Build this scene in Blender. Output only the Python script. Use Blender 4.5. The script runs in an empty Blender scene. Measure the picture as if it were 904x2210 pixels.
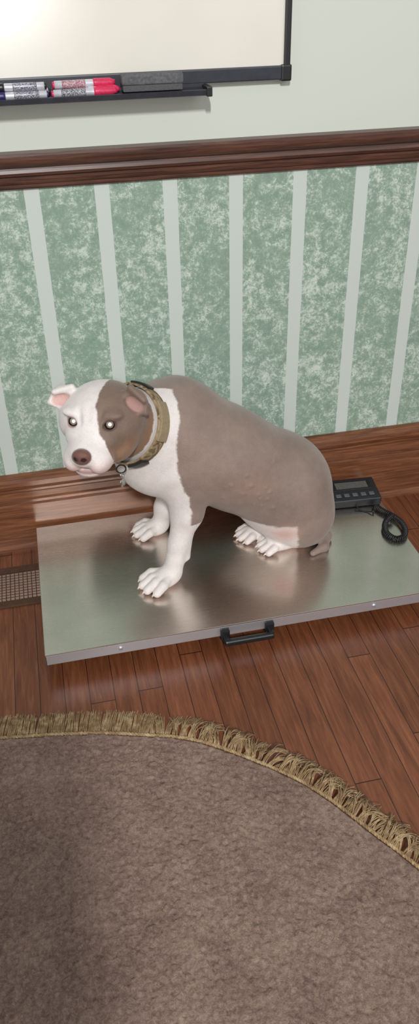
import bpy, bmesh, math, random
import numpy as np
from mathutils import Vector, Matrix, noise
random.seed(7); np.random.seed(7)
sc=bpy.context.scene
sc.view_settings.view_transform='Standard'
COL=sc.collection

# ---------------------------------------------------------------- helpers
def srgb(r,g,b):
    f=lambda c:(c/255/12.92) if c/255<=.04045 else ((c/255+.055)/1.055)**2.4
    return (f(r),f(g),f(b),1)
class NT:
    def __init__(s,name):
        s.m=bpy.data.materials.new(name); s.m.use_nodes=True
        s.t=s.m.node_tree; s.b=s.t.nodes['Principled BSDF']
    def n(s,typ,**kw):
        nd=s.t.nodes.new(typ)
        for k,v in kw.items():
            if k.startswith('_'): setattr(nd,k[1:],v)
            else: nd.inputs[k.replace('__',' ')].default_value=v
        return nd
    def l(s,a,b): s.t.links.new(a,b)
    def coords(s,scale=(1,1,1)):
        tc=s.n('ShaderNodeTexCoord'); mp=s.n('ShaderNodeMapping'); mp.inputs['Scale'].default_value=scale
        s.l(tc.outputs['Object'],mp.inputs['Vector']); return mp.outputs['Vector']
    def noise(s,vec,scale,detail=5,rough=.6,dist=0):
        nd=s.n('ShaderNodeTexNoise'); nd.inputs['Scale'].default_value=scale
        nd.inputs['Detail'].default_value=detail; nd.inputs['Roughness'].default_value=rough
        nd.inputs['Distortion'].default_value=dist
        s.l(vec,nd.inputs['Vector']); return nd.outputs['Fac']
    def ramp(s,fac,stops):
        nd=s.n('ShaderNodeValToRGB'); e=nd.color_ramp.elements
        while len(e)<len(stops): e.new(.5)
        for i,(p,c) in enumerate(stops): e[i].position=p; e[i].color=c
        s.l(fac,nd.inputs['Fac']); return nd.outputs['Color']
    def math(s,op,a,b=None,c=None):
        nd=s.n('ShaderNodeMath'); nd.operation=op
        for i,v in enumerate((a,b,c)):
            if v is None: continue
            if isinstance(v,(int,float)): nd.inputs[i].default_value=v
            else: s.l(v,nd.inputs[i])
        return nd.outputs[0]
    def mix(s,fac,a,b,mode='MIX'):
        nd=s.n('ShaderNodeMix'); nd.data_type='RGBA'; nd.blend_type=mode
        for sock,v in ((nd.inputs[0],fac),(nd.inputs[6],a),(nd.inputs[7],b)):
            if isinstance(v,(int,float)): sock.default_value=v
            elif isinstance(v,tuple): sock.default_value=v
            else: s.l(v,sock)
        return nd.outputs[2]
    def bump(s,h,strength,dist=.002):
        nd=s.n('ShaderNodeBump'); nd.inputs['Strength'].default_value=strength; nd.inputs['Distance'].default_value=dist
        s.l(h,nd.inputs['Height']); s.l(nd.outputs[0],s.b.inputs['Normal'])
    def base(s,v):
        if isinstance(v,tuple): s.b.inputs['Base Color'].default_value=v
        else: s.l(v,s.b.inputs['Base Color'])
    def set(s,**kw):
        for k,v in kw.items(): s.b.inputs[k.replace('__',' ')].default_value=v
def plain(name,col,rough=.5,metal=0,bumpy=0,bscale=200,emit=0,var=.14):
    t=NT(name); v=t.coords(); f=t.noise(v,bscale,3)
    c2=tuple(min(1,x*(1+var)) for x in col[:3])+(1,); c1=tuple(x*(1-var) for x in col[:3])+(1,)
    t.base(t.ramp(f,[(.35,c1),(.65,c2)])); t.set(Roughness=rough,Metallic=metal)
    if bumpy: t.bump(f,bumpy,.001)
    if emit: t.b.inputs['Emission Color'].default_value=col; t.b.inputs['Emission Strength'].default_value=emit
    return t.m
def mkobj(name,verts,faces,mat=None,smooth=False,parent=None):
    me=bpy.data.meshes.new(name); me.from_pydata([tuple(v) for v in verts],[],faces); me.update()
    if mat: me.materials.append(mat)
    if smooth:
        me.polygons.foreach_set('use_smooth',[True]*len(me.polygons))
    o=bpy.data.objects.new(name,me); COL.objects.link(o)
    if parent: o.parent=parent
    return o
def box(name,lo,hi,mat,bev=0,parent=None,seg=2,M=None):
    bm=bmesh.new(); bmesh.ops.create_cube(bm,size=1)
    for v in bm.verts:
        v.co=Vector([lo[i]+(v.co[i]+.5)*(hi[i]-lo[i]) for i in range(3)])
    if bev: bmesh.ops.bevel(bm,geom=bm.edges[:],offset=bev,segments=seg,affect='EDGES',profile=.6)
    if M is not None: bm.transform(M)
    me=bpy.data.meshes.new(name); bm.to_mesh(me); bm.free(); me.materials.append(mat)
    o=bpy.data.objects.new(name,me); COL.objects.link(o)
    if parent: o.parent=parent
    return o
def empty(name,loc=(0,0,0)):
    o=bpy.data.objects.new(name,None); COL.objects.link(o); o.empty_display_size=.05
    return o
def lathe(name,a,b,prof,mat,parent=None,n=24):
    a=Vector(a); b=Vector(b); d=(b-a).normalized(); u=d.orthogonal().normalized(); w=d.cross(u)
    vs=[];fs=[]
    for t,r in prof:
        for i in range(n):
            an=2*math.pi*i/n; vs.append(a+d*t+(u*math.cos(an)+w*math.sin(an))*r)
    for j in range(len(prof)-1):
        for i in range(n):
            fs.append((j*n+i,j*n+(i+1)%n,(j+1)*n+(i+1)%n,(j+1)*n+i))
    fs.append(tuple(range(n))[::-1]); fs.append(tuple((len(prof)-1)*n+i for i in range(n)))
    return mkobj(name,vs,fs,mat,True,parent)
def extrude_profile(name,prof,x0,x1,mat,parent=None):
    n=len(prof); vs=[(x0,y,z) for y,z in prof]+[(x1,y,z) for y,z in prof]
    fs=[(i,(i+1)%n,n+(i+1)%n,n+i) for i in range(n)]+[tuple(range(n))[::-1],tuple(range(n,2*n))]
    return mkobj(name,vs,fs,mat,False,parent)
def tube(name,pts,r,mat,parent=None,cyc=False,res=3):
    cu=bpy.data.curves.new(name,'CURVE'); cu.dimensions='3D'; sp=cu.splines.new('POLY'); sp.points.add(len(pts)-1)
    for p,q in zip(sp.points,pts): p.co=(*q,1)
    sp.use_cyclic_u=cyc; sp.use_smooth=True; cu.bevel_depth=r; cu.bevel_resolution=res; cu.use_fill_caps=True
    cu.materials.append(mat)
    o=bpy.data.objects.new(name,cu); COL.objects.link(o)
    if parent: o.parent=parent
    return o
def catmull(P,n=12,closed=False):
    P=[Vector(p) for p in P]; out=[]; m=len(P)
    rng=range(m) if closed else range(m-1)
    for i in rng:
        p0=P[(i-1)%m] if closed or i>0 else P[0]; p1=P[i]; p2=P[(i+1)%m]; p3=P[(i+2)%m] if closed or i+2<m else P[-1]
        for j in range(n):
            t=j/n
            out.append(.5*((2*p1)+(p2-p0)*t+(2*p0-5*p1+4*p2-p3)*t*t+(3*p1-p0-3*p2+p3)*t**3))
    if not closed: out.append(P[-1])
    return out

# ---------------------------------------------------------------- camera
cam=bpy.data.cameras.new('camera'); co=bpy.data.objects.new('camera',cam); COL.objects.link(co)
cx=Vector((.9761,-.2164,-.0195)).normalized(); cy=Vector((.1393,.5546,.8205)); cz=cx.cross(cy).normalized(); cy=cz.cross(cx)
M=Matrix((cx,cy,cz)).transposed().to_4x4(); M.translation=Vector((0,-1.935,1.4)); co.matrix_world=M
cam.sensor_fit='VERTICAL'; cam.sensor_height=36; cam.lens=36*1703/2210; cam.clip_start=.01
sc.camera=co

# ---------------------------------------------------------------- wall
t=NT('sponge_painted_striped_wall'); tc=t.n('ShaderNodeTexCoord'); sep=t.n('ShaderNodeSeparateXYZ'); t.l(tc.outputs['Object'],sep.inputs[0])
X=sep.outputs[0]; Z=sep.outputs[2]; V=tc.outputs['Object']
n1=t.noise(V,8,3,.5); n2=t.noise(V,34,12,.88,.25); n3=t.noise(V,150,6,.85,.4)
mixn=t.math('ADD',t.math('MULTIPLY',n2,.60),t.math('ADD',t.math('MULTIPLY',n3,.26),t.math('MULTIPLY',n1,.14)))
green=t.ramp(n2,[(.35,srgb(118,142,127)),(.6,srgb(145,166,150))])
fl=t.ramp(mixn,[(.492,(0,0,0,1)),(.515,(.25,.25,.25,1)),(.540,(.8,.8,.8,1)),(.575,(1,1,1,1))])
sponge=t.mix(fl,green,srgb(198,210,199))
wob=t.math('MULTIPLY',t.math('SUBTRACT',t.noise(V,30,3),.5),.002)
fr=t.math('FRACT',t.math('DIVIDE',t.math('ADD',t.math('ADD',X,wob),.012+1.6),.16))
st=t.math('LESS_THAN',fr,.215)
low=t.mix(st,sponge,srgb(194,203,197))
up=t.math('GREATER_THAN',Z,1.03)
t.base(t.mix(up,low,srgb(202,207,197))); t.set(Roughness=.55)
t.bump(t.noise(V,150,4),.12,.001)
wall=box('wall_back',(-2.2,0,0),(2.6,.1,2.6),t.m)

# ---------------------------------------------------------------- wood trim
def trimwood(name,dark,mid,lite,rough=.35):
    t=NT(name); v=t.coords((1.2,14,22)); a=t.noise(v,5,8,.65,.6); v2=t.coords((3,60,90)); b=t.noise(v2,6,4,.6)
    m=t.math('ADD',t.math('MULTIPLY',a,.7),t.math('MULTIPLY',b,.3))
    t.base(t.ramp(m,[(.34,dark),(.5,mid),(.66,lite)])); t.set(Roughness=rough); t.bump(b,.15,.001); return t.m
M_rail=trimwood('dark_stained_trim_wood',srgb(50,30,24),srgb(80,50,39),srgb(106,70,54))
M_base=trimwood('stained_baseboard_wood',srgb(78,45,30),srgb(114,70,46),srgb(146,96,64))
rail=extrude_profile('trim_1',[(0,.988),(-.008,.988),(-.010,.992),(-.010,.998),(-.014,1.0),(-.016,1.004),(-.012,1.008),(-.012,1.014),(-.020,1.018),(-.0225,1.024),(-.020,1.030),(-.018,1.034),(-.026,1.038),(-.032,1.044),(-.034,1.052),(-.034,1.060),(-.031,1.0655),(0,1.0665)],-2.2,2.6,M_rail)
base=extrude_profile('baseboard_back',[(0,0),(-.026,0),(-.026,.008),(-.023,.016),(-.018,.020),(-.018,.150),(-.016,.156),(-.020,.160),(-.020,.168),(-.014,.172),(-.013,.190),(-.016,.195),(-.016,.202),(-.024,.210),(-.027,.218),(-.027,.232),(-.024,.240),(-.012,.245),(0,.246)],-2.2,2.6,M_base)

# ---------------------------------------------------------------- floor
t=NT('strip_oak_floor'); tc=t.n('ShaderNodeTexCoord'); sep=t.n('ShaderNodeSeparateXYZ'); t.l(tc.outputs['Object'],sep.inputs[0])
bx=t.math('DIVIDE',t.math('ADD',sep.outputs[0],10),.057); bi=t.math('FLOOR',bx); bf=t.math('FRACT',bx)
wn=t.n('ShaderNodeTexWhiteNoise'); wn.noise_dimensions='1D'; t.l(bi,wn.inputs['W'])
yy=t.math('ADD',sep.outputs[1],t.math('MULTIPLY',wn.outputs['Value'],7.0)); yb=t.math('DIVIDE',yy,1.1); yi=t.math('FLOOR',yb); yf=t.math('FRACT',yb)
cmb=t.n('ShaderNodeCombineXYZ'); t.l(bi,cmb.inputs[0]); t.l(yi,cmb.inputs[1])
wn2=t.n('ShaderNodeTexWhiteNoise'); wn2.noise_dimensions='2D'; t.l(cmb.outputs[0],wn2.inputs['Vector'])
c2=t.n('ShaderNodeCombineXYZ'); t.l(t.math('MULTIPLY',sep.outputs[0],26),c2.inputs[0]); t.l(t.math('MULTIPLY',sep.outputs[1],2.2),c2.inputs[1]); t.l(t.math('MULTIPLY',wn2.outputs['Value'],30),c2.inputs[2])
g=t.noise(c2.outputs[0],3,8,.65,.8)
c3=t.n('ShaderNodeCombineXYZ'); t.l(t.math('MULTIPLY',sep.outputs[0],220),c3.inputs[0]); t.l(t.math('MULTIPLY',sep.outputs[1],7),c3.inputs[1])
g2=t.noise(c3.outputs[0],1.5,3,.6)
gg=t.math('ADD',t.math('MULTIPLY',g,.75),t.math('MULTIPLY',g2,.25))
wood=t.ramp(gg,[(.3,srgb(82,44,28)),(.5,srgb(116,67,43)),(.7,srgb(142,90,60))])
tint=t.ramp(wn2.outputs['Value'],[(0,(.74,.71,.70,1)),(1,(1.0,1.0,1.0,1))])
wood=t.mix(1.0,wood,tint,'MULTIPLY')
gap=t.math('MAXIMUM',t.math('GREATER_THAN',t.math('ABSOLUTE',t.math('SUBTRACT',bf,.5)),.485),t.math('LESS_THAN',yf,.0022))
t.base(t.mix(gap,wood,srgb(38,20,14))); t.set(Roughness=.36)
t.bump(t.math('SUBTRACT',t.math('MULTIPLY',g2,.2),gap),.35,.0015)
floor=box('floor',(-2.2,-5.0,-.05),(2.6,.1,0),t.m)

# ---------------------------------------------------------------- floor register
M_reg=plain('brown_painted_metal',srgb(84,60,46),.45,.3,0,60)
M_dark=plain('dark_void',srgb(20,15,13),.8)
reg=empty('floor_vent_register')
x0,x1,y0,y1=-.44,-.095,-.275,-.105
box('duct_opening',(x0+.02,y0+.02,.0005),(x1-.02,y1-.02,.0015),M_dark,0,reg)
for n_,lo,hi in (('frame_front',(x0,y0,.0),(x1,y0+.024,.007)),('frame_back',(x0,y1-.024,0),(x1,y1,.007)),('frame_left',(x0,y0,0),(x0+.024,y1,.007)),('frame_right',(x1-.024,y0,0),(x1,y1,.007))):
    box(n_,lo,hi,M_reg,.002,reg)
vs=[];fs=[]
for i in range(11):
    yc=y0+.030+i*.0115
    b=len(vs); vs+= [(x0+.02,yc,.001),(x1-.02,yc,.001),(x1-.02,yc+.005,.006),(x0+.02,yc+.005,.006),(x0+.02,yc+.003,.001),(x1-.02,yc+.003,.001),(x1-.02,yc+.008,.006),(x0+.02,yc+.008,.006)]
    fs+=[(b,b+1,b+2,b+3),(b+7,b+6,b+5,b+4),(b+3,b+2,b+6,b+7),(b,b+4,b+5,b+1)]
mkobj('louvres',vs,fs,M_reg,False,reg)
vs=[];fs=[]
for i in range(1,26):
    xc=x0+.02+i*.0115; b=len(vs)
    vs+=[(xc,y0+.02,.0062),(xc+.0022,y0+.02,.0062),(xc+.0022,y1-.02,.0062),(xc,y1-.02,.0062)]; fs.append((b,b+1,b+2,b+3))
mkobj('cross_bars',vs,fs,M_reg,False,reg)

# ---------------------------------------------------------------- whiteboard
M_board=NT('gloss_dry_erase_surface'); v=M_board.coords(); M_board.base(M_board.ramp(M_board.noise(v,3,3),[(.3,srgb(222,218,206)),(.7,srgb(230,226,216))]))
M_board.set(Roughness=.34); M_board.b.inputs['Coat Weight'].default_value=1.0; M_board.b.inputs['Coat Roughness'].default_value=.24; M_board.b.inputs['Coat IOR'].default_value=1.9
M_board.bump(M_board.noise(v,220,2),.03,.0005)
M_frame=plain('charcoal_frame',srgb(52,54,62),.4,.2,0,40)
M_blk=plain('black_plastic',srgb(26,26,28),.42)
wb=empty('whiteboard')
box('board_panel',(-1.2,-.014,1.2),(.598,-.002,2.3),M_board.m,0,wb)
box('frame_bottom',(-1.2,-.022,1.182),(.60,-.002,1.21),M_frame,.003,wb)
box('frame_side',(.590,-.022,1.182),(.604,-.002,2.32),M_blk,.003,wb)
box('frame_top',(-1.2,-.022,2.29),(.60,-.002,2.32),M_frame,.003,wb)
box('frame_corner',(.583,-.025,1.179),(.607,-.002,1.212),M_blk,.004,wb)
extrude_profile('marker_tray',[(-.022,1.184),(-.022,1.172),(-.066,1.164),(-.074,1.166),(-.076,1.176),(-.072,1.177),(-.068,1.170),(-.026,1.177),(-.026,1.184)],-1.0,.405,M_frame,wb)
box('tray_end_cap',(.402,-.078,1.163),(.414,-.020,1.182),M_blk,.002,wb)
# eraser
M_felt=plain('grey_felt',srgb(84,84,86),.95,0,.8,260); M_er=plain('eraser_body',srgb(92,92,96),.85,0,.8,160,0,.25)
er=empty('whiteboard_eraser')
box('felt_pad',(.224,-.066,1.178),(.352,-.030,1.190),M_felt,.002,er)
box('eraser_back',(.222,-.067,1.190),(.354,-.029,1.211),M_er,.005,er,3)
# markers
def marker(x0,y,z,L,cap,lab,ang=0,flip=False,nm='dry_erase_marker'):
    e=empty(nm); d=Vector((math.cos(ang),math.sin(ang),0)); a=Vector((x0,y,z))
    if flip: a=a+d*L; d=-d
    lathe('barrel',a,a+d,[(0,0.0065),(.001,.0078),(L*.62,.0078),(L*.64,.0072)],M_silver,e)
    lathe('label_band',a+d*(L*.12),a+d,[(0,.0079),(L*.06,.0081),(L*.36,.0081),(L*.38,.0079)],lab,e)
    lathe('cap',a+d*(L*.63),a+d,[(0,.0083),(L*.03,.0088),(L*.28,.0085),(L*.33,.0055),(L*.36,.005)],cap,e)
    lathe('end_plug',a-d*.004,a+d,[(0,.005),(.001,.0063),(.006,.0066)],cap,e)
    return e
M_silver=plain('marker_barrel_white',srgb(205,205,212),.3,.3,0,30)
def labelmat(name,ink):
    t=NT(name); v=t.coords((60,400,400)); f=t.noise(v,6,2,.5)
    t.base(t.ramp(f,[(.47,srgb(200,200,208)),(.50,ink)])); t.set(Roughness=.3); return t.m
M_lr=labelmat('marker_label_red',srgb(150,34,48)); M_ln=labelmat('marker_label_navy',srgb(36,32,66)); M_lk=labelmat('marker_label_black',srgb(28,26,34))
M_pink=plain('marker_cap_pink',srgb(206,48,88),.35); M_red=plain('marker_cap_red',srgb(170,36,48),.35)
M_navy=plain('marker_cap_navy',srgb(44,40,92),.35); M_black=plain('marker_cap_black',srgb(26,26,32),.35)
marker(.078,-.058,1.181,.135,M_pink,M_lk,.05)
marker(.085,-.040,1.1835,.135,M_pink,M_lr,-.03)
marker(.082,-.048,1.196,.13,M_pink,M_lr,.08)
marker(-.070,-.058,1.181,.135,M_navy,M_ln,.02,True)
marker(-.066,-.040,1.1835,.135,M_black,M_lk,.0,True)
marker(-.068,-.049,1.196,.13,M_black,M_ln,-.03,True)

# ---------------------------------------------------------------- scale
t=NT('brushed_stainless_steel'); v=t.coords((1,1,1)); mpv=t.coords((2,160,2))
f1=t.noise(mpv,6,4,.6); f2=t.noise(v,5,3)
t.base(t.ramp(f2,[(.3,srgb(210,202,194)),(.7,srgb(224,217,209))])); t.set(Metallic=1.0,Roughness=.3)
t.l(t.ramp(f1,[(.3,(.21,.21,.21,1)),(.7,(.30,.30,.30,1))]),t.b.inputs['Roughness'])
t.b.inputs['Anisotropic'].default_value=.5
t.bump(f1,.03,.0006); M_steel=t.m
M_steel2=plain('steel_edge',srgb(218,220,226),.5,.9,0,4,0,.04)
sc_=empty('veterinary_floor_scale')
SX0,SX1,SY0,SY1,ST=-.115,.893,-.557,-.032,.078
top=box('platform_top',(SX0,SY0,ST-.004),(SX1,SY1,ST),M_steel,.0015,sc_,2)
box('skirt_front',(SX0,SY0,ST-.032),(SX1,SY0+.003,ST-.003),M_steel2,.001,sc_)
box('skirt_back',(SX0,SY1-.003,ST-.032),(SX1,SY1,ST-.003),M_steel2,.001,sc_)
box('skirt_left',(SX0,SY0,ST-.032),(SX0+.003,SY1,ST-.003),M_steel2,.001,sc_)
box('skirt_right',(SX1-.003,SY0,ST-.032),(SX1,SY1,ST-.003),M_steel2,.001,sc_)
box('underframe_front',(SX0+.05,SY0+.05,.030),(SX1-.05,SY0+.08,ST-.006),M_blk,0,sc_)
box('underframe_back',(SX0+.05,SY1-.08,.030),(SX1-.05,SY1-.05,ST-.006),M_blk,0,sc_)
for i,(fx,fy) in enumerate(((SX0+.07,SY0+.07),(SX1-.07,SY0+.07),(SX0+.07,SY1-.07),(SX1-.07,SY1-.07))):
    lathe('foot_%d'%(i+1),(fx,fy,0),(fx,fy,1),[(0,.022),(.004,.024),(.014,.022),(.016,.008),(.035,.008)],M_blk,sc_)
for i,sx in enumerate((.062,.703)):
    lathe('screw_%d'%(i+1),(sx,SY0,ST-.016),(sx,SY0-1,ST-.016),[(0,.0055),(.0015,.0052),(.0028,.003)],M_steel2,sc_,16)
hx=.372; hw=.056
box('handle_mount_left',(hx-hw-.011,SY0-.014,ST-.036),(hx-hw+.011,SY0,ST-.006),M_blk,.003,sc_)
box('handle_mount_right',(hx+hw-.011,SY0-.014,ST-.036),(hx+hw+.011,SY0,ST-.006),M_blk,.003,sc_)
box('handle_arm_left',(hx-hw-.007,SY0-.030,ST-.036),(hx-hw+.006,SY0-.010,ST-.020),M_blk,.004,sc_)
box('handle_arm_right',(hx+hw-.006,SY0-.030,ST-.036),(hx+hw+.007,SY0-.010,ST-.020),M_blk,.004,sc_)
box('handle_grip',(hx-hw-.006,SY0-.036,ST-.038),(hx+hw+.006,SY0-.020,ST-.022),M_blk,.006,sc_,3)

# indicator
R=Matrix.Translation((.812,-.108,ST+.001))@Matrix.Rotation(math.radians(-4),4,'Z')@Matrix.Rotation(math.radians(7),4,'X')
ind=empty('scale_display_unit')
M_blk2=plain('indicator_housing',srgb(34,35,40),.4); M_lcd=plain('lcd_glass',srgb(92,92,90),.15); M_btn=plain('button_grey',srgb(86,88,94),.5)
box('housing',(-.075,-.050,.006),(.075,.050,.034),M_blk2,.005,ind,3,R)
box('display_bezel',(-.058,-.004,.034),(.058,.036,.0355),M_blk,.0006,ind,1,R)
box('lcd_window',(-.048,.002,.0355),(.048,.030,.0362),M_lcd,0,ind,1,R)
for i in range(5):
    box('button_%d'%(i+1),(-.058+i*.025,-.034,.034),(-.042+i*.025,-.020,.0365),M_btn,.001,ind,1,R)
box('rear_foot',(-.06,.030,-.001),(.06,.044,.008),M_blk,.001,ind,1,R)
cab=empty('coiled_cable')
z0=ST+.003; CX=.010
lead=catmull([(.805,-.155,ST+.016),(.812,-.175,z0),(.832,-.19,z0),(.846,-.20,z0+.006),(.855,-.17,z0+.003),(.855+CX,-.185,z0+.008)],10)
tube('cable_lead',lead,.0019,M_blk,cab)
path=catmull([(x+CX,y,0) for x,y in ((.850,-.180),(.864,-.210),(.880,-.238),(.889,-.27),(.886,-.305),(.868,-.335),(.842,-.338),(.830,-.31),(.838,-.275),(.858,-.252),(.874,-.246))],40)
turns=58; pts=[]; cr=.0068
ds=[0]
for i in range(1,len(path)): ds.append(ds[-1]+(path[i]-path[i-1]).length)
N=turns*14
for k in range(N+1):
    s=ds[-1]*k/N; i=min(len(path)-2,max(0,int(np.searchsorted(ds,s))-1)); f=(s-ds[i])/max(1e-9,ds[i+1]-ds[i]); p=path[i].lerp(path[i+1],f)
    T=(path[i+1]-path[i]).normalized(); Nn=Vector((0,0,1)); B=T.cross(Nn); a=2*math.pi*turns*k/N
    lift=.0 if s<ds[-1]*.82 else .012*(s/ds[-1]-.82)/.18
    pts.append(p+B*math.cos(a)*cr+Nn*(math.sin(a)*cr)+Vector((0,0,ST+cr+.002+lift)))
tube('coil',pts,.0018,M_blk,cab,res=1)

# ---------------------------------------------------------------- rug
ctr=Vector((-.5,-1.66))
half=[(-.5,-.690),(-.36,-.700),(-.229,-.718),(-.049,-.748),(.07,-.780),(.195,-.828),(.34,-.940),(.413,-1.020),(.474,-1.115),(.532,-1.207),(.59,-1.33),(.625,-1.48),(.635,-1.66)]
q1=half; q4=[(x,2*ctr.y-y) for x,y in half[:-1]][::-1]; right=q1+q4
left=[(-1.0-x,y) for x,y in right[1:-1]][::-1]
outl=catmull([(x,y,0) for x,y in right+left],24,True)
seg=[0]
for i in range(len(outl)): seg.append(seg[-1]+(outl[(i+1)%len(outl)]-outl[i]).length)
PER=seg[-1]
def outl_at(s):
    s%=PER; i=min(len(outl)-1,int(np.searchsorted(seg,s,side='right'))-1); f=(s-seg[i])/(seg[i+1]-seg[i])
    a=outl[i]; b=outl[(i+1)%len(outl)]; T=(b-a).normalized(); return a.lerp(b,f),T
NA,NR=1500,340
C0=Vector((ctr.x,ctr.y,0))
ring=[outl_at(PER*i/NA)[0] for i in range(NA)]
vs=[];fs=[]
for j in range(NR):
    r=.12+.88*(j/(NR-1))
    for i in range(NA):
        p=C0.lerp(ring[i],r)
        n_a=noise.noise((p.x*60,p.y*60,0)); n_b=noise.noise((p.x*120,p.y*120,3)); n_c=noise.noise((p.x*210,p.y*210,5))
        h=.011+.0038*n_a+.0044*n_b+.0034*n_c+.0032*noise.noise((p.x*14,p.y*14,7))
        if j>=NR-2: h=.001 if j==NR-1 else .008
        vs.append((p.x,p.y,max(.001,h)))
for j in range(NR-1):
    for i in range(NA):
        fs.append((j*NA+i,(j+1)*NA+i,(j+1)*NA+(i+1)%NA,j*NA+(i+1)%NA))
vs.append((C0.x,C0.y,.011))
for i in range(NA): fs.append((NR*NA,i,(i+1)%NA))
t=NT('mauve_carpet_pile'); v=t.coords(); a=t.noise(v,110,8,.82,.5); b=t.noise(v,10,6,.7,.5); c=t.noise(v,380,3,.7)
m=t.math('ADD',t.math('MULTIPLY',a,.56),t.math('ADD',t.math('MULTIPLY',b,.24),t.math('MULTIPLY',c,.20)))
t.base(t.ramp(m,[(.39,srgb(106,76,64)),(.48,srgb(158,126,111)),(.57,srgb(196,164,148))])); t.set(Roughness=.95); t.b.inputs['Sheen Weight'].default_value=.12
t.bump(t.math('ADD',a,t.math('MULTIPLY',c,.5)),1.0,.009)
rug=empty('fringed_area_rug')
mkobj('pile',vs,fs,t.m,True,rug)
tf=NT('olive_gold_fringe'); v=tf.coords(); tf.base(tf.ramp(tf.noise(v,60,4,.7),[(.3,srgb(108,84,58)),(.5,srgb(150,124,90)),(.7,srgb(188,166,130))])); tf.set(Roughness=.8); M_fr=tf.m
vs=[];fs=[]
def strand(P,r):
    b=len(vs); n=len(P)
    for i,p in enumerate(P):
        T=(P[min(i+1,n-1)]-P[max(i-1,0)]).normalized(); u=T.cross(Vector((0,0,1)))
        u=u.normalized() if u.length>1e-4 else Vector((1,0,0)); w=u.cross(T)
        for k in range(3):
            an=2*math.pi*k/3; vs.append(p+(u*math.cos(an)+w*math.sin(an))*r)
    for i in range(n-1):
        for k in range(3):
            fs.append((b+i*3+k,b+i*3+(k+1)%3,b+(i+1)*3+(k+1)%3,b+(i+1)*3+k))
s=0
while s<PER:
    p,T=outl_at(s); O=Vector((T.y,-T.x,0))
    if O.dot(p-C0)<0: O=-O
    fluffy=max(0,min(1,(p.x-.05)/.20)) if p.y>ctr.y else 1
    splay=random.uniform(-.6,.6)*(.08+fluffy)
    Ln=random.uniform(.064,.072)-.008*fluffy
    lift=random.uniform(.001,.003)+fluffy*random.uniform(.003,.026)
    for k in range(10):
        off=random.uniform(-.005,.005); sp=splay+random.uniform(-.22,.22)*(.22+fluffy)
        l=Ln*random.uniform(.85,1.06)
        a=p+T*off+Vector((0,0,.006))
        cur=random.uniform(-.4,.4)*fluffy
        P=[a]
        for q in range(1,7):
            f=q/6; dd=(O+T*(sp*.5+ (sp+cur)*f)).normalized()
            P.append(a+dd*l*f+Vector((0,0,lift*math.sin(f*2.8)+random.uniform(0,.001)-.0045*f)))
        strand([Vector((x.x,x.y,max(.0012,x.z))) for x in P],.00095)
    s+=.0088+.003*fluffy
mkobj('fringe_strands',vs,fs,M_fr,True,rug)
for ph in (0,math.pi):
    P=[]
    n_=1600
    for i in range(n_):
        p,T=outl_at(PER*i/n_); O=Vector((T.y,-T.x,0)); O=O if O.dot(p-C0)>0 else -O
        a=i/n_*2*math.pi*int(PER/.014)+ph
        P.append(p+O*(.003+.0025*math.cos(a))+Vector((0,0,.0085+.002*math.sin(a))))
    tube('braid_%d'%(1 if ph==0 else 2),P,.0028,M_fr,rug,True,1)

# ---------------------------------------------------------------- dog (signed-distance sculpt -> single surface)
def nrm(a): a=np.array(a,float); return a/np.linalg.norm(a)
H=.0026
TR=np.array([0,-.022,.017])
lo=np.array([-.08,-.54,.045]); hi=np.array([.78,-.03,.72])
nx,ny,nz=[int(v) for v in np.ceil((hi-lo)/H)]
gx=(lo[0]+np.arange(nx)*H).astype(np.float32); gy=(lo[1]+np.arange(ny)*H).astype(np.float32); gz=(lo[2]+np.arange(nz)*H).astype(np.float32)
D=np.full((nx,ny,nz),.1,np.float32)
def region(mn,mx):
    a=np.clip(np.floor((mn-lo)/H).astype(int),0,[nx,ny,nz]); b=np.clip(np.ceil((mx-lo)/H).astype(int)+1,0,[nx,ny,nz])
    return tuple(slice(int(a[i]),int(b[i])) for i in range(3))
def blend(sl,d,k,op):
    A=D[sl]
    if op=='u':
        h=np.maximum(k-np.abs(A-d),0)/k; D[sl]=np.minimum(A,d)-h*h*k*.25
    else:
        d=-d; h=np.maximum(k-np.abs(A-d),0)/k; D[sl]=np.maximum(A,d)+h*h*k*.25
def ell(c,r,ax=None,k=.03,op='u',tr=True):
    c=np.array(c,float)+(TR if tr else 0); r=np.array(r,float); R_=r.max() if ax is not None else r
    m=k+.02; sl=region(c-R_-m,c+R_+m)
    px=gx[sl[0]][:,None,None]-c[0]; py=gy[sl[1]][None,:,None]-c[1]; pz=gz[sl[2]][None,None,:]-c[2]
    if ax is None: q=[px,py,pz]
    else: q=[px*a[0]+py*a[1]+pz*a[2] for a in ax]
    k0=np.sqrt(sum((q[i]/r[i])**2 for i in range(3)))+1e-6; k1=np.sqrt(sum((q[i]/r[i]**2)**2 for i in range(3)))+1e-6
    blend(sl,(k0*(k0-1)/k1).astype(np.float32),k,op)
def cap(a,b,ra,rb,k=.02,op='u',tr=True):
    a=np.array(a,float)+(TR if tr else 0); b=np.array(b,float)+(TR if tr else 0); m=k+.02+max(ra,rb)
    sl=region(np.minimum(a,b)-m,np.maximum(a,b)+m); ba=b-a; L2=ba@ba
    px=gx[sl[0]][:,None,None]-a[0]; py=gy[sl[1]][None,:,None]-a[1]; pz=gz[sl[2]][None,None,:]-a[2]
    h=np.clip((px*ba[0]+py*ba[1]+pz*ba[2])/L2,0,1)
    d=np.sqrt((px-ba[0]*h)**2+(py-ba[1]*h)**2+(pz-ba[2]*h)**2)-(ra+(rb-ra)*h)
    blend(sl,d.astype(np.float32),k,op)
Tt=nrm((.81,0,-.586)); Nn=nrm((.586,0,.81)); Yv=np.array([0,1.,0])
ell((.405,-.205,.333),(.235,.146,.132),[Tt,Yv,Nn],.05)
ell((.27,-.205,.400),(.125,.128,.150),None,.06)
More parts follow.
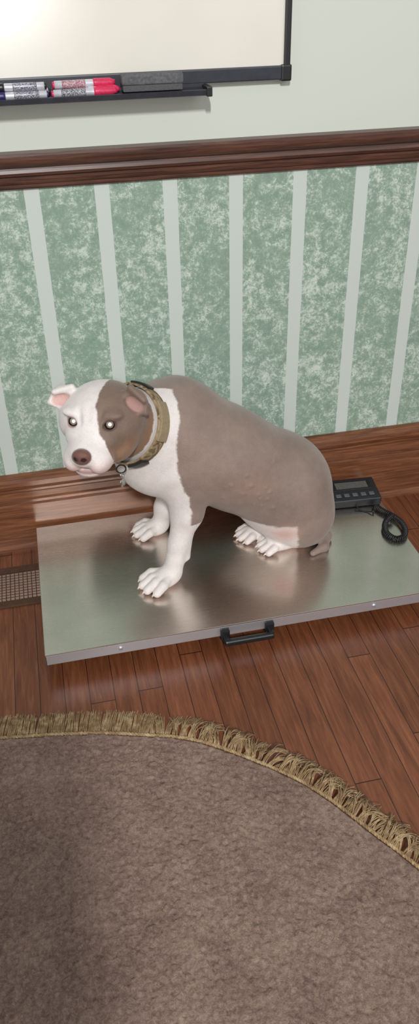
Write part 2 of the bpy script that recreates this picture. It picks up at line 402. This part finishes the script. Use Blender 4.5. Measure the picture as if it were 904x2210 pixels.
ell((.195,-.22,.39),(.08,.098,.095),None,.06)
ell((.565,-.205,.212),(.125,.144,.150),None,.06)
for sgn,yc in ((-1,-.270),(1,-.125)):
    ell((.600,yc,.158),(.084,.062,.096),None,.022)
    ell((.28,-.205+sgn*.085,.385),(.062,.045,.105),None,.020)
# neck
K=np.array((.155,-.28,.502)); A=nrm((-.645,-.565,.516)); VV=nrm(np.array((0,0,1))-A[2]*A); BB=np.cross(VV,A)
C=np.array((.085,-.345,.580))
cap((.27,-.20,.450),K,.105,.078,.05); cap(K,(.11,-.325,.545),.078,.066,.02)
# front legs
cap((.272,-.295,.36),(.276,-.305,.250),.052,.041,.03)
cap((.276,-.305,.250),(.248,-.320,.165),.038,.0265,.02)
cap((.248,-.320,.165),(.228,-.334,.098),.0265,.0245,.012)
cap((.272,-.318,.185),(.266,-.326,.125),.008,.010,.015)
cap((.265,-.13,.36),(.268,-.118,.23),.048,.038,.03)
cap((.268,-.118,.23),(.245,-.112,.14),.034,.026,.02)
cap((.245,-.112,.14),(.235,-.112,.098),.026,.024,.015)
CLAWS=[]
def paw(wrist,dirv,L=.075,gz_=.061,sc=1.0,r=.0125):
    w0=np.array((wrist[0],wrist[1],0.0)); d=nrm((dirv[0],dirv[1],0)); s=np.array([-d[1],d[0],0]); r=r*sc
    cen=np.array([w0[0],w0[1],gz_+.016*sc])+d*.022
    ell(cen,(.034*sc,.026*sc,.020*sc),[d,s,np.array([0,0,1.])],.018)
    for i,o in enumerate((-1.5,-.5,.5,1.5)):
        ln=L-(.013*sc if abs(o)>1 else 0)
        a=w0+s*o*.010*sc+d*.022; a[2]=gz_+.022*sc
        m=w0+s*o*.0175*sc+d*(ln*.62); m[2]=gz_+.0205*sc
        b=w0+s*o*.0200*sc+d*(ln*.92); b[2]=gz_+.0110*sc
        cap(a,m,r*.78,r*.84,.003); cap(m,b,r*.84,r*.78,.003)
        CLAWS.append((b+d*.005*sc+np.array([0,0,.001])+TR,d))
paw((.226,-.334),(-.93,-.36),.090,.061,1.2); paw((.236,-.114),(-1,-.08),.082,.061,1.08)
# hind legs
cap((.58,-.270,.17),(.535,-.272,.150),.050,.034,.02)
cap((.535,-.272,.140),(.60,-.270,.095),.030,.024,.015)
cap((.60,-.268,.085),(.555,-.265,.078),.024,.020,.012)
paw((.548,-.266),(-1,-.05),.072,.061,1.0)
cap((.55,-.14,.17),(.485,-.155,.14),.050,.034,.025)
cap((.485,-.155,.13),(.56,-.17,.09),.030,.024,.02)
paw((.500,-.200),(-1,-.10),.068,.061,.98)
ell((.50,-.205,.165),(.055,.055,.045),None,.03)
# tail
tp=[(.655,-.225,.090),(.670,-.265,.074),(.650,-.305,.070),(.612,-.322,.068)]
for i in range(3): cap(tp[i],tp[i+1],.017-.003*i,.014-.003*i,.012)
# head
F=nrm((-.42,-.90,-.10)); S=nrm((.906,-.423,0)); U=np.cross(F,S)
if U[2]<0: U=-U
HA=[S,F,U]
def hp_(s,f,u): return C+S*s+F*f+U*u
ell(hp_(.002,-.012,.002),(.079,.080,.052),HA,.028)
for sg in (-1,1):
    ell(hp_(sg*.054,-.002,-.026),(.042,.056,.050),HA,.022)
    ell(hp_(sg*.042,.044,.022),(.026,.015,.010),HA,.010)
    ell(hp_(sg*.036,.054,-.030),(.025,.030,.022),HA,.012)
ell(hp_(.045,.018,-.068),(.036,.052,.030),HA,.018)
ell(hp_(0,.050,-.028),(.050,.050,.038),HA,.025)
ell(hp_(0,.098,-.040),(.042,.045,.028),HA,.014)
for sg in (-1,1):
    ell(hp_(sg*.028,.096,-.056),(.027,.042,.028),HA,.006)
ell(hp_(0,.084,-.081),(.040,.046,.015),HA,.005)
ell(hp_(0,.036,-.074),(.056,.050,.028),HA,.025)
ell(hp_(0,.134,-.027),(.0200,.014,.0155),HA,.005)
for sg in (-1,1):
    ell(hp_(sg*.009,.148,-.028),(.0045,.006,.004),HA,.003,'s')
    cap(hp_(sg*.004,.144,-.074),hp_(sg*.056,.082,-.078),.0024,.0024,.003,'s')
    cap(hp_(sg*.020,.070,.012),hp_(sg*.030,.040,.046),.0022,.0018,.010,'s')
cap(hp_(0,.154,-.042),hp_(0,.146,-.070),.0024,.0024,.002,'s')
cap(hp_(0,.074,.020),hp_(0,.040,.056),.003,.002,.012,'s')
EYE=[hp_(sg*.041,.054,.004) for sg in (-1,1)]
for e in EYE: ell(e+F*.010,(.0130,.008,.0072),HA,.005,'s')
def ear(sg):
    base=hp_(sg*.066,-.010,.036 if sg>0 else .024); out=nrm(S*sg*.80+F*.15+U*(-.50 if sg>0 else -.12)); nn=nrm(F*.85+U*.35+S*sg*.15); nn=nrm(nn-out*(nn@out)); si=np.cross(out,nn)
    if si@U<0: si=-si
    c=base+out*.016
    ell(c,(.032,.028,.0105),[out,si,nn],.010)
    cap(c+out*.014-si*.002,c+out*.036-si*.006,.012,.006,.012)
    ell(c+out*.006-si*.003+nn*.010,(.024,.016,.0085),[out,si,nn],.004,'s')
    cap(c-out*.022+si*.020+nn*.006,c+out*.018+si*.016+nn*.010,.008,.006,.006)
    return c,out,nn,si
EARS=[ear(-1),ear(1)]
# --- surface nets
ins=D<0
cnt=np.zeros((nx-1,ny-1,nz-1),np.int8)
corners=[(a,b,c) for a in (0,1) for b in (0,1) for c in (0,1)]
for a,b,c in corners: cnt+=ins[a:nx-1+a,b:ny-1+b,c:nz-1+c]
act=(cnt>0)&(cnt<8); I=np.argwhere(act); idx=-np.ones(act.shape,np.int64); idx[act]=np.arange(len(I))
acc=np.zeros((len(I),3)); num=np.zeros(len(I))
for p in corners:
    for ax in range(3):
        if p[ax]==0:
            q=list(p); q[ax]=1
            d0=D[I[:,0]+p[0],I[:,1]+p[1],I[:,2]+p[2]]; d1=D[I[:,0]+q[0],I[:,1]+q[1],I[:,2]+q[2]]
            m=(d0<0)!=(d1<0); tt=np.where(m,d0/np.where(m,d0-d1,1),0)
            pos=np.tile(np.array(p,float),(len(I),1)); pos[:,ax]+=tt
            acc+=pos*m[:,None]; num+=m
VTX=lo+(I+acc/num[:,None])*H
quads=[]
for ax in range(3):
    u,v_=[(1,2),(2,0),(0,1)][ax]
    sh=[nx,ny,nz]; sl0=[slice(1,n-1) for n in sh]; sl0[ax]=slice(0,sh[ax]-1); sl1=list(sl0); sl1[ax]=slice(1,sh[ax])
    a0=ins[tuple(sl0)]; a1=ins[tuple(sl1)]; Q=np.argwhere(a0!=a1); fl_=a0[a0!=a1]
    Q=Q+np.array([0 if i==ax else 1 for i in range(3)])
    du=np.zeros(3,int); du[u]=1; dv=np.zeros(3,int); dv[v_]=1
    g=lambda q: idx[q[:,0],q[:,1],q[:,2]]
    f4=np.stack([g(Q-du-dv),g(Q-dv),g(Q),g(Q-du)],1)
    f4[~fl_]=f4[~fl_][:,::-1]; quads.append(f4)
quads=np.concatenate(quads)
E=np.concatenate([quads[:,[0,1]],quads[:,[1,2]],quads[:,[2,3]],quads[:,[3,0]]])
def lap(V_):
    s_=np.zeros_like(V_); n_=np.zeros(len(V_)); np.add.at(s_,E[:,0],V_[E[:,1]]); np.add.at(n_,E[:,0],1); return s_/n_[:,None]
for _ in range(2): VTX=VTX*.5+lap(VTX)*.5
P=VTX-TR
for bx_,bz_ in ((.43,.33),(.45,.30),(.47,.315),(.44,.27),(.475,.28),(.46,.26),(.49,.25),(.42,.36),(.38,.34),(.50,.37),(.36,.30),(.455,.285),(.48,.30),(.41,.31)):
    d2=(P[:,0]-bx_)**2+(P[:,2]-bz_)**2; w=np.exp(-d2/(2*.0038**2))*(P[:,1]<-.22); VTX[:,1]-=w*.0024
P=VTX-TR
# --- colour
def sm(x,a,b): t_=np.clip((x-a)/(b-a),0,1); return t_*t_*(3-2*t_)
jit=np.array([noise.noise((p[0]*60,p[1]*60,p[2]*60)) for p in P]); jit2=np.array([noise.noise((p[0]*14,p[1]*14,p[2]*14)) for p in P]); jit3=np.array([noise.noise((p[0]*200,p[1]*200,p[2]*200)) for p in P])
jit=jit+.6*jit3
white=np.array(srgb(232,224,221)[:3]); brown=np.array(srgb(142,123,113)[:3]); brown2=np.array(srgb(124,103,91)[:3]); pink=np.array(srgb(214,164,156)[:3])
tan=np.array(srgb(150,112,82)[:3])
L_=P-C; s=L_@S; f=L_@F; u=L_@U; ca=(P-K)@A
headw=(ca>-.005)&(P[:,0]<.21)&(np.linalg.norm(L_,axis=1)<.19)
col=np.tile(white,(len(P),1))
def lay(w,c): 
    global col
    col=col*(1-w[:,None])+c*w[:,None]
xb=.252+.016*np.clip((P[:,2]-.42)/.1,-1,1)**2+.012*sm(-P[:,2],-.36,-.26)
topn=sm(P[:,2]+ .35*(P[:,1]+.2),.545,.565)*(P[:,1]>-.27)
edge=P[:,0]+topn*.10-xb+jit*.004+jit2*.008
wb_=sm(edge,-.003,.003)*(~headw)
wb_=wb_*sm(P[:,2]-(.212-.25*np.clip(P[:,0]-.30,0,.12))+jit*.004,-.006,.004)
wb_=np.where((P[:,0]>.50),np.maximum(wb_,sm(P[:,0]+jit*.004+(P[:,2]-.12)*.2,.562,.572)),wb_)
bcol=brown*(1+.16*jit2[:,None]+.05*jit[:,None])
col=col*(1-wb_[:,None])+bcol*wb_[:,None]
lay(np.exp(-(((P[:,0]-.43)/.05)**2+((P[:,2]-.33)/.035)**2))*.3*wb_,np.array(srgb(158,116,104)[:3]))
leg=(P[:,2]<.235+jit*.003)&(P[:,0]<.325); col[leg]=white
g_=np.exp(-(((P[:,0]-.53)/.035)**2+((P[:,2]-.150)/.030)**2))*(P[:,1]<-.15)*.75; lay(g_,pink)
bnd=.010+np.clip(f-.045,0,1)*.75+np.clip(-u-.045,0,1)*.4+jit*.003-.010*np.exp(-((u-.0)/.02)**2)
fp=sm(s-bnd,-.002,.002)*headw*sm(ca+jit*.003,.016,.022)*(f<.10)
fc=brown2*(1+.1*jit2[:,None]+.05*jit[:,None]); fcc=fc*(1-sm(-u,.02,.05)[:,None]*.55)+tan*(sm(-u,.02,.05)[:,None]*.55)
col=col*(1-fp[:,None])+fcc*fp[:,None]
lay(np.exp(-((u+.064)/.018)**2)*sm(f,.08,.11)*.5*headw,pink)
lay(np.exp(-((u+.076)/.0035)**2)*sm(f,.06,.09)*.75*headw,np.array(srgb(120,62,58)[:3]))
nd=np.linalg.norm(np.stack([s/.021,(f-.136)/.017,(u+.027)/.0168],1),axis=1)
lay(sm(-nd,-1.15,-1.0)*headw,np.array(srgb(116,78,70)[:3]))
for sg in (-1,1):
    nd=np.linalg.norm(np.stack([(s-sg*.009)/.006,(f-.146)/.008,(u+.028)/.005],1),axis=1); lay(sm(-nd,-1.2,-.9)*headw,np.array(srgb(46,26,24)[:3]))
for i,(c_,o_,n__,si_) in enumerate(EARS):
    q=P-c_; a1=q@o_; nn_=q@n__; si=q@si_
    inn=sm(-np.sqrt(((a1-.006)/.023)**2+((si+.003)/.015)**2),-1.1,-.8)*(nn_>-.004)*(nn_<.009)*(np.linalg.norm(q,axis=1)<.037)
    lay(inn*(.8 if i==0 else .6),(pink if i==0 else pink*.8))
for i,e in enumerate(EYE):
    dd=np.linalg.norm(P-e,axis=1); lay(sm(-dd,-.0180,-.0140)*.85,np.array(srgb(84,58,52)[:3]) if i==1 else np.array(srgb(170,122,114)[:3]))
# pinkish skin between the toes
zt=P[:,2]; toe=(zt<.088)&(P[:,0]<.60); lay(toe*sm(-zt,-.080,-.064)*.35,pink)
me=bpy.data.meshes.new('dog_body'); me.vertices.add(len(VTX)); me.vertices.foreach_set('co',VTX.astype(np.float32).ravel())
nq=len(quads); me.loops.add(nq*4); me.loops.foreach_set('vertex_index',quads.astype(np.int32).ravel()); me.polygons.add(nq)
me.polygons.foreach_set('loop_start',np.arange(0,nq*4,4,dtype=np.int32)); me.update(calc_edges=True); me.validate()
me.polygons.foreach_set('use_smooth',np.ones(len(me.polygons),bool))
ca_=me.color_attributes.new('coat','FLOAT_COLOR','POINT'); ca_.data.foreach_set('color',np.concatenate([np.clip(col,0,1),np.ones((len(col),1))],1).astype(np.float32).ravel())
t=NT('short_dog_coat'); at=t.n('ShaderNodeAttribute'); at.attribute_name='coat'
v=t.coords(); a=t.noise(t.coords((1,1,.45)),620,3,.7); b=t.noise(v,40,4,.6)
t.base(t.mix(1.0,at.outputs['Color'],t.ramp(t.math('ADD',t.math('MULTIPLY',a,.6),t.math('MULTIPLY',b,.4)),[(.32,(.80,.80,.80,1)),(.68,(1.08,1.08,1.08,1))]),'MULTIPLY'))
t.set(Roughness=.6); t.b.inputs['Sheen Weight'].default_value=.2; t.b.inputs['Sheen Roughness'].default_value=.4; t.b.inputs['Subsurface Weight'].default_value=.05; t.b.inputs['Subsurface Scale'].default_value=.01
t.bump(t.math('ADD',a,t.math('MULTIPLY',b,.8)),.45,.002)
me.materials.append(t.m)
dog=empty('pit_bull_dog')
body=bpy.data.objects.new('body',me); COL.objects.link(body); body.parent=dog
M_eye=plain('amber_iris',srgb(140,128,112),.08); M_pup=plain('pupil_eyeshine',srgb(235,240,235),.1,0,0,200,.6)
M_blk3=plain('eye_dark',srgb(30,20,18),.1)
for i,e in enumerate(EYE):
    e=e+TR; g_=nrm(np.array((0,-1.935,1.4))-e)
    bm=bmesh.new(); bmesh.ops.create_uvsphere(bm,u_segments=72,v_segments=48,radius=.0116)
    Q=Vector((0,0,1)).rotation_difference(Vector(g_)).to_matrix().to_4x4()
    bm.transform(Matrix.Translation(e)@Q)
    m_=bpy.data.meshes.new('eyeball'); bm.to_mesh(m_); bm.free(); m_.materials.append(M_blk3); m_.materials.append(M_eye); m_.materials.append(M_pup)
    for p in m_.polygons:
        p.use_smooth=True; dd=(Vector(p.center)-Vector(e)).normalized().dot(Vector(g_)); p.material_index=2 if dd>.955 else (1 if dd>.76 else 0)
    o=bpy.data.objects.new('eye_%s'%('right','left')[i],m_); COL.objects.link(o); o.parent=dog
M_claw=plain('claw',srgb(220,200,190),.4)
vs=[];fs=[]
for c_,d in CLAWS:
    d=Vector(d); c_=Vector(c_); sd=Vector((-d.y,d.x,0)); b=len(vs); n=8
    for j,(t_,r,dz) in enumerate(((0,.0036,0),(.005,.0032,-.001),(.008,.0024,-.003),(.010,.0008,-.006))):
        for i in range(n):
            an=2*math.pi*i/n; vs.append(c_+d*t_+Vector((0,0,dz))+sd*math.cos(an)*r+Vector((0,0,1))*math.sin(an)*r)
    for j in range(3):
        for i in range(n): fs.append((b+j*n+i,b+j*n+(i+1)%n,b+(j+1)*n+(i+1)%n,b+(j+1)*n+i))
mkobj('claws',vs,fs,M_claw,True,dog)

# collar
t=NT('camo_webbing'); v=t.coords(); t.base(t.ramp(t.noise(v,45,2,.4,.5),[(.40,srgb(98,82,58)),(.46,srgb(140,118,88)),(.56,srgb(164,144,112)),(.62,srgb(112,100,72))])); t.set(Roughness=.85)
t.bump(t.noise(t.coords((1,1,1)),500,2),.4,.001); M_camo=t.m
M_tan=plain('tan_velcro',srgb(150,134,106),.9,0,.4,300); M_met=plain('steel_ring',srgb(190,190,190),.25,1.0); M_gun=plain('black_buckle',srgb(36,34,32),.4)
col_=empty('dog_collar')
Kc=K+TR
def ringpt(a,r,h): return Kc+(VV*math.cos(a)+BB*math.sin(a))*r+A*h
def band(name,a0,a1,r0,th,w,mat,n=64,h0=0):
    vs=[];fs=[]
    full=abs(a1-a0)>6.28; m=n if full else n+1
    for i in range(m):
        a=a0+(a1-a0)*i/n
        for (dr,dh) in ((0,-w/2),(th*.8,-w/2),(th,-w/2+.002),(th,w/2-.002),(th*.8,w/2),(0,w/2)): vs.append(ringpt(a,r0+dr,dh+h0))
    k=6
    for i in range(n):
        j=(i+1)%m
        for q in range(k): fs.append((i*k+q,i*k+(q+1)%k,j*k+(q+1)%k,j*k+q))
    if not full: fs+= [tuple(range(k)),tuple((m-1)*k+q for q in range(k))[::-1]]
    return mkobj(name,vs,fs,mat,False,col_)
RC=.0905
band('webbing',0,2*math.pi,RC,.005,.038,M_camo,96)
sgnB=1 if BB[0]>0 else -1
band('id_panel',sgnB*.75,sgnB*1.70,RC+.0048,.006,.034,M_tan,20)
band('buckle',sgnB*2.35,sgnB*2.75,RC+.0048,.007,.032,M_gun,10)
band('top_handle',sgnB*-.25,sgnB*.30,RC+.0048,.006,.022,M_gun,12)
rp=Vector(ringpt(math.pi*.97*sgnB,RC+.016,0))
pts=[rp+Vector((math.cos(a)*.011,0.0,math.sin(a)*.011)) for a in np.linspace(0,2*math.pi,24,endpoint=False)]
tube('d_ring',pts,.0017,M_gun,col_,True)
r2=rp+Vector((0,-.002,-.016)); pts=[r2+Vector((0.004*math.cos(a),math.cos(a)*.006,math.sin(a)*.007)) for a in np.linspace(0,2*math.pi,20,endpoint=False)]
tube('split_ring',pts,.001,M_met,col_,True)
tagc=r2+Vector((0,-.003,-.019)); lathe('id_tag',tagc+Vector((0,.001,0)),tagc+Vector((.75,-.6,.1)),[(0,.0102),(.0004,.0108),(.0014,.0108),(.0018,.0102)],M_met,col_,32)

# ---------------------------------------------------------------- unseen cabinet-shaped blocker, added behind the camera to shade the rug's left side
M_blocker=plain('grey_blocker_steel',srgb(120,118,112),.5,0,0,20)
fc_=empty('shadow_blocker')
box('blocker_body',(-1.6,-3.25,0),(-.193,-2.80,1.95),M_blocker,.006,fc_)
for i in range(3):
    xa=-1.59+i*.463
    box('blocker_panel_%d'%(i+1),(xa,-2.802,.06),(xa+.455,-2.786,1.92),M_blocker,.004,fc_)
    box('blocker_pull_%d'%(i+1),(xa+.40,-2.786,.95),(xa+.42,-2.766,1.10),M_steel2,.003,fc_)

# ---------------------------------------------------------------- lights
def area(name,loc,tgt,size,power,col=(1,1,1),sy=None):
    l=bpy.data.lights.new(name,'AREA'); l.energy=power; l.color=col; l.shape='RECTANGLE'; l.size=size; l.size_y=sy or size
    o=bpy.data.objects.new(name,l); COL.objects.link(o); o.location=loc
    o.rotation_euler=(Vector(tgt)-Vector(loc)).to_track_quat('-Z','Y').to_euler(); return o
area('transom_light',(-.33,-4.6,3.6),(.1,-.8,.3),.12,190,(1,.985,.96),.4)
area('window_light',(2.0,-3.0,2.1),(.4,-.3,.4),1.4,18,(.96,.99,1),1.6)
fl=bpy.data.lights.new('phone_flash','POINT'); fl.energy=18; fl.shadow_soft_size=.02; fl.color=(1,.98,.95)
fo=bpy.data.objects.new('phone_flash',fl); COL.objects.link(fo); fo.location=(-.03,-1.93,1.37)
w=bpy.data.worlds.new('room_ambient'); sc.world=w; w.use_nodes=True; w.node_tree.nodes['Background'].inputs[0].default_value=(.95,.98,1,1); w.node_tree.nodes['Background'].inputs[1].default_value=.33
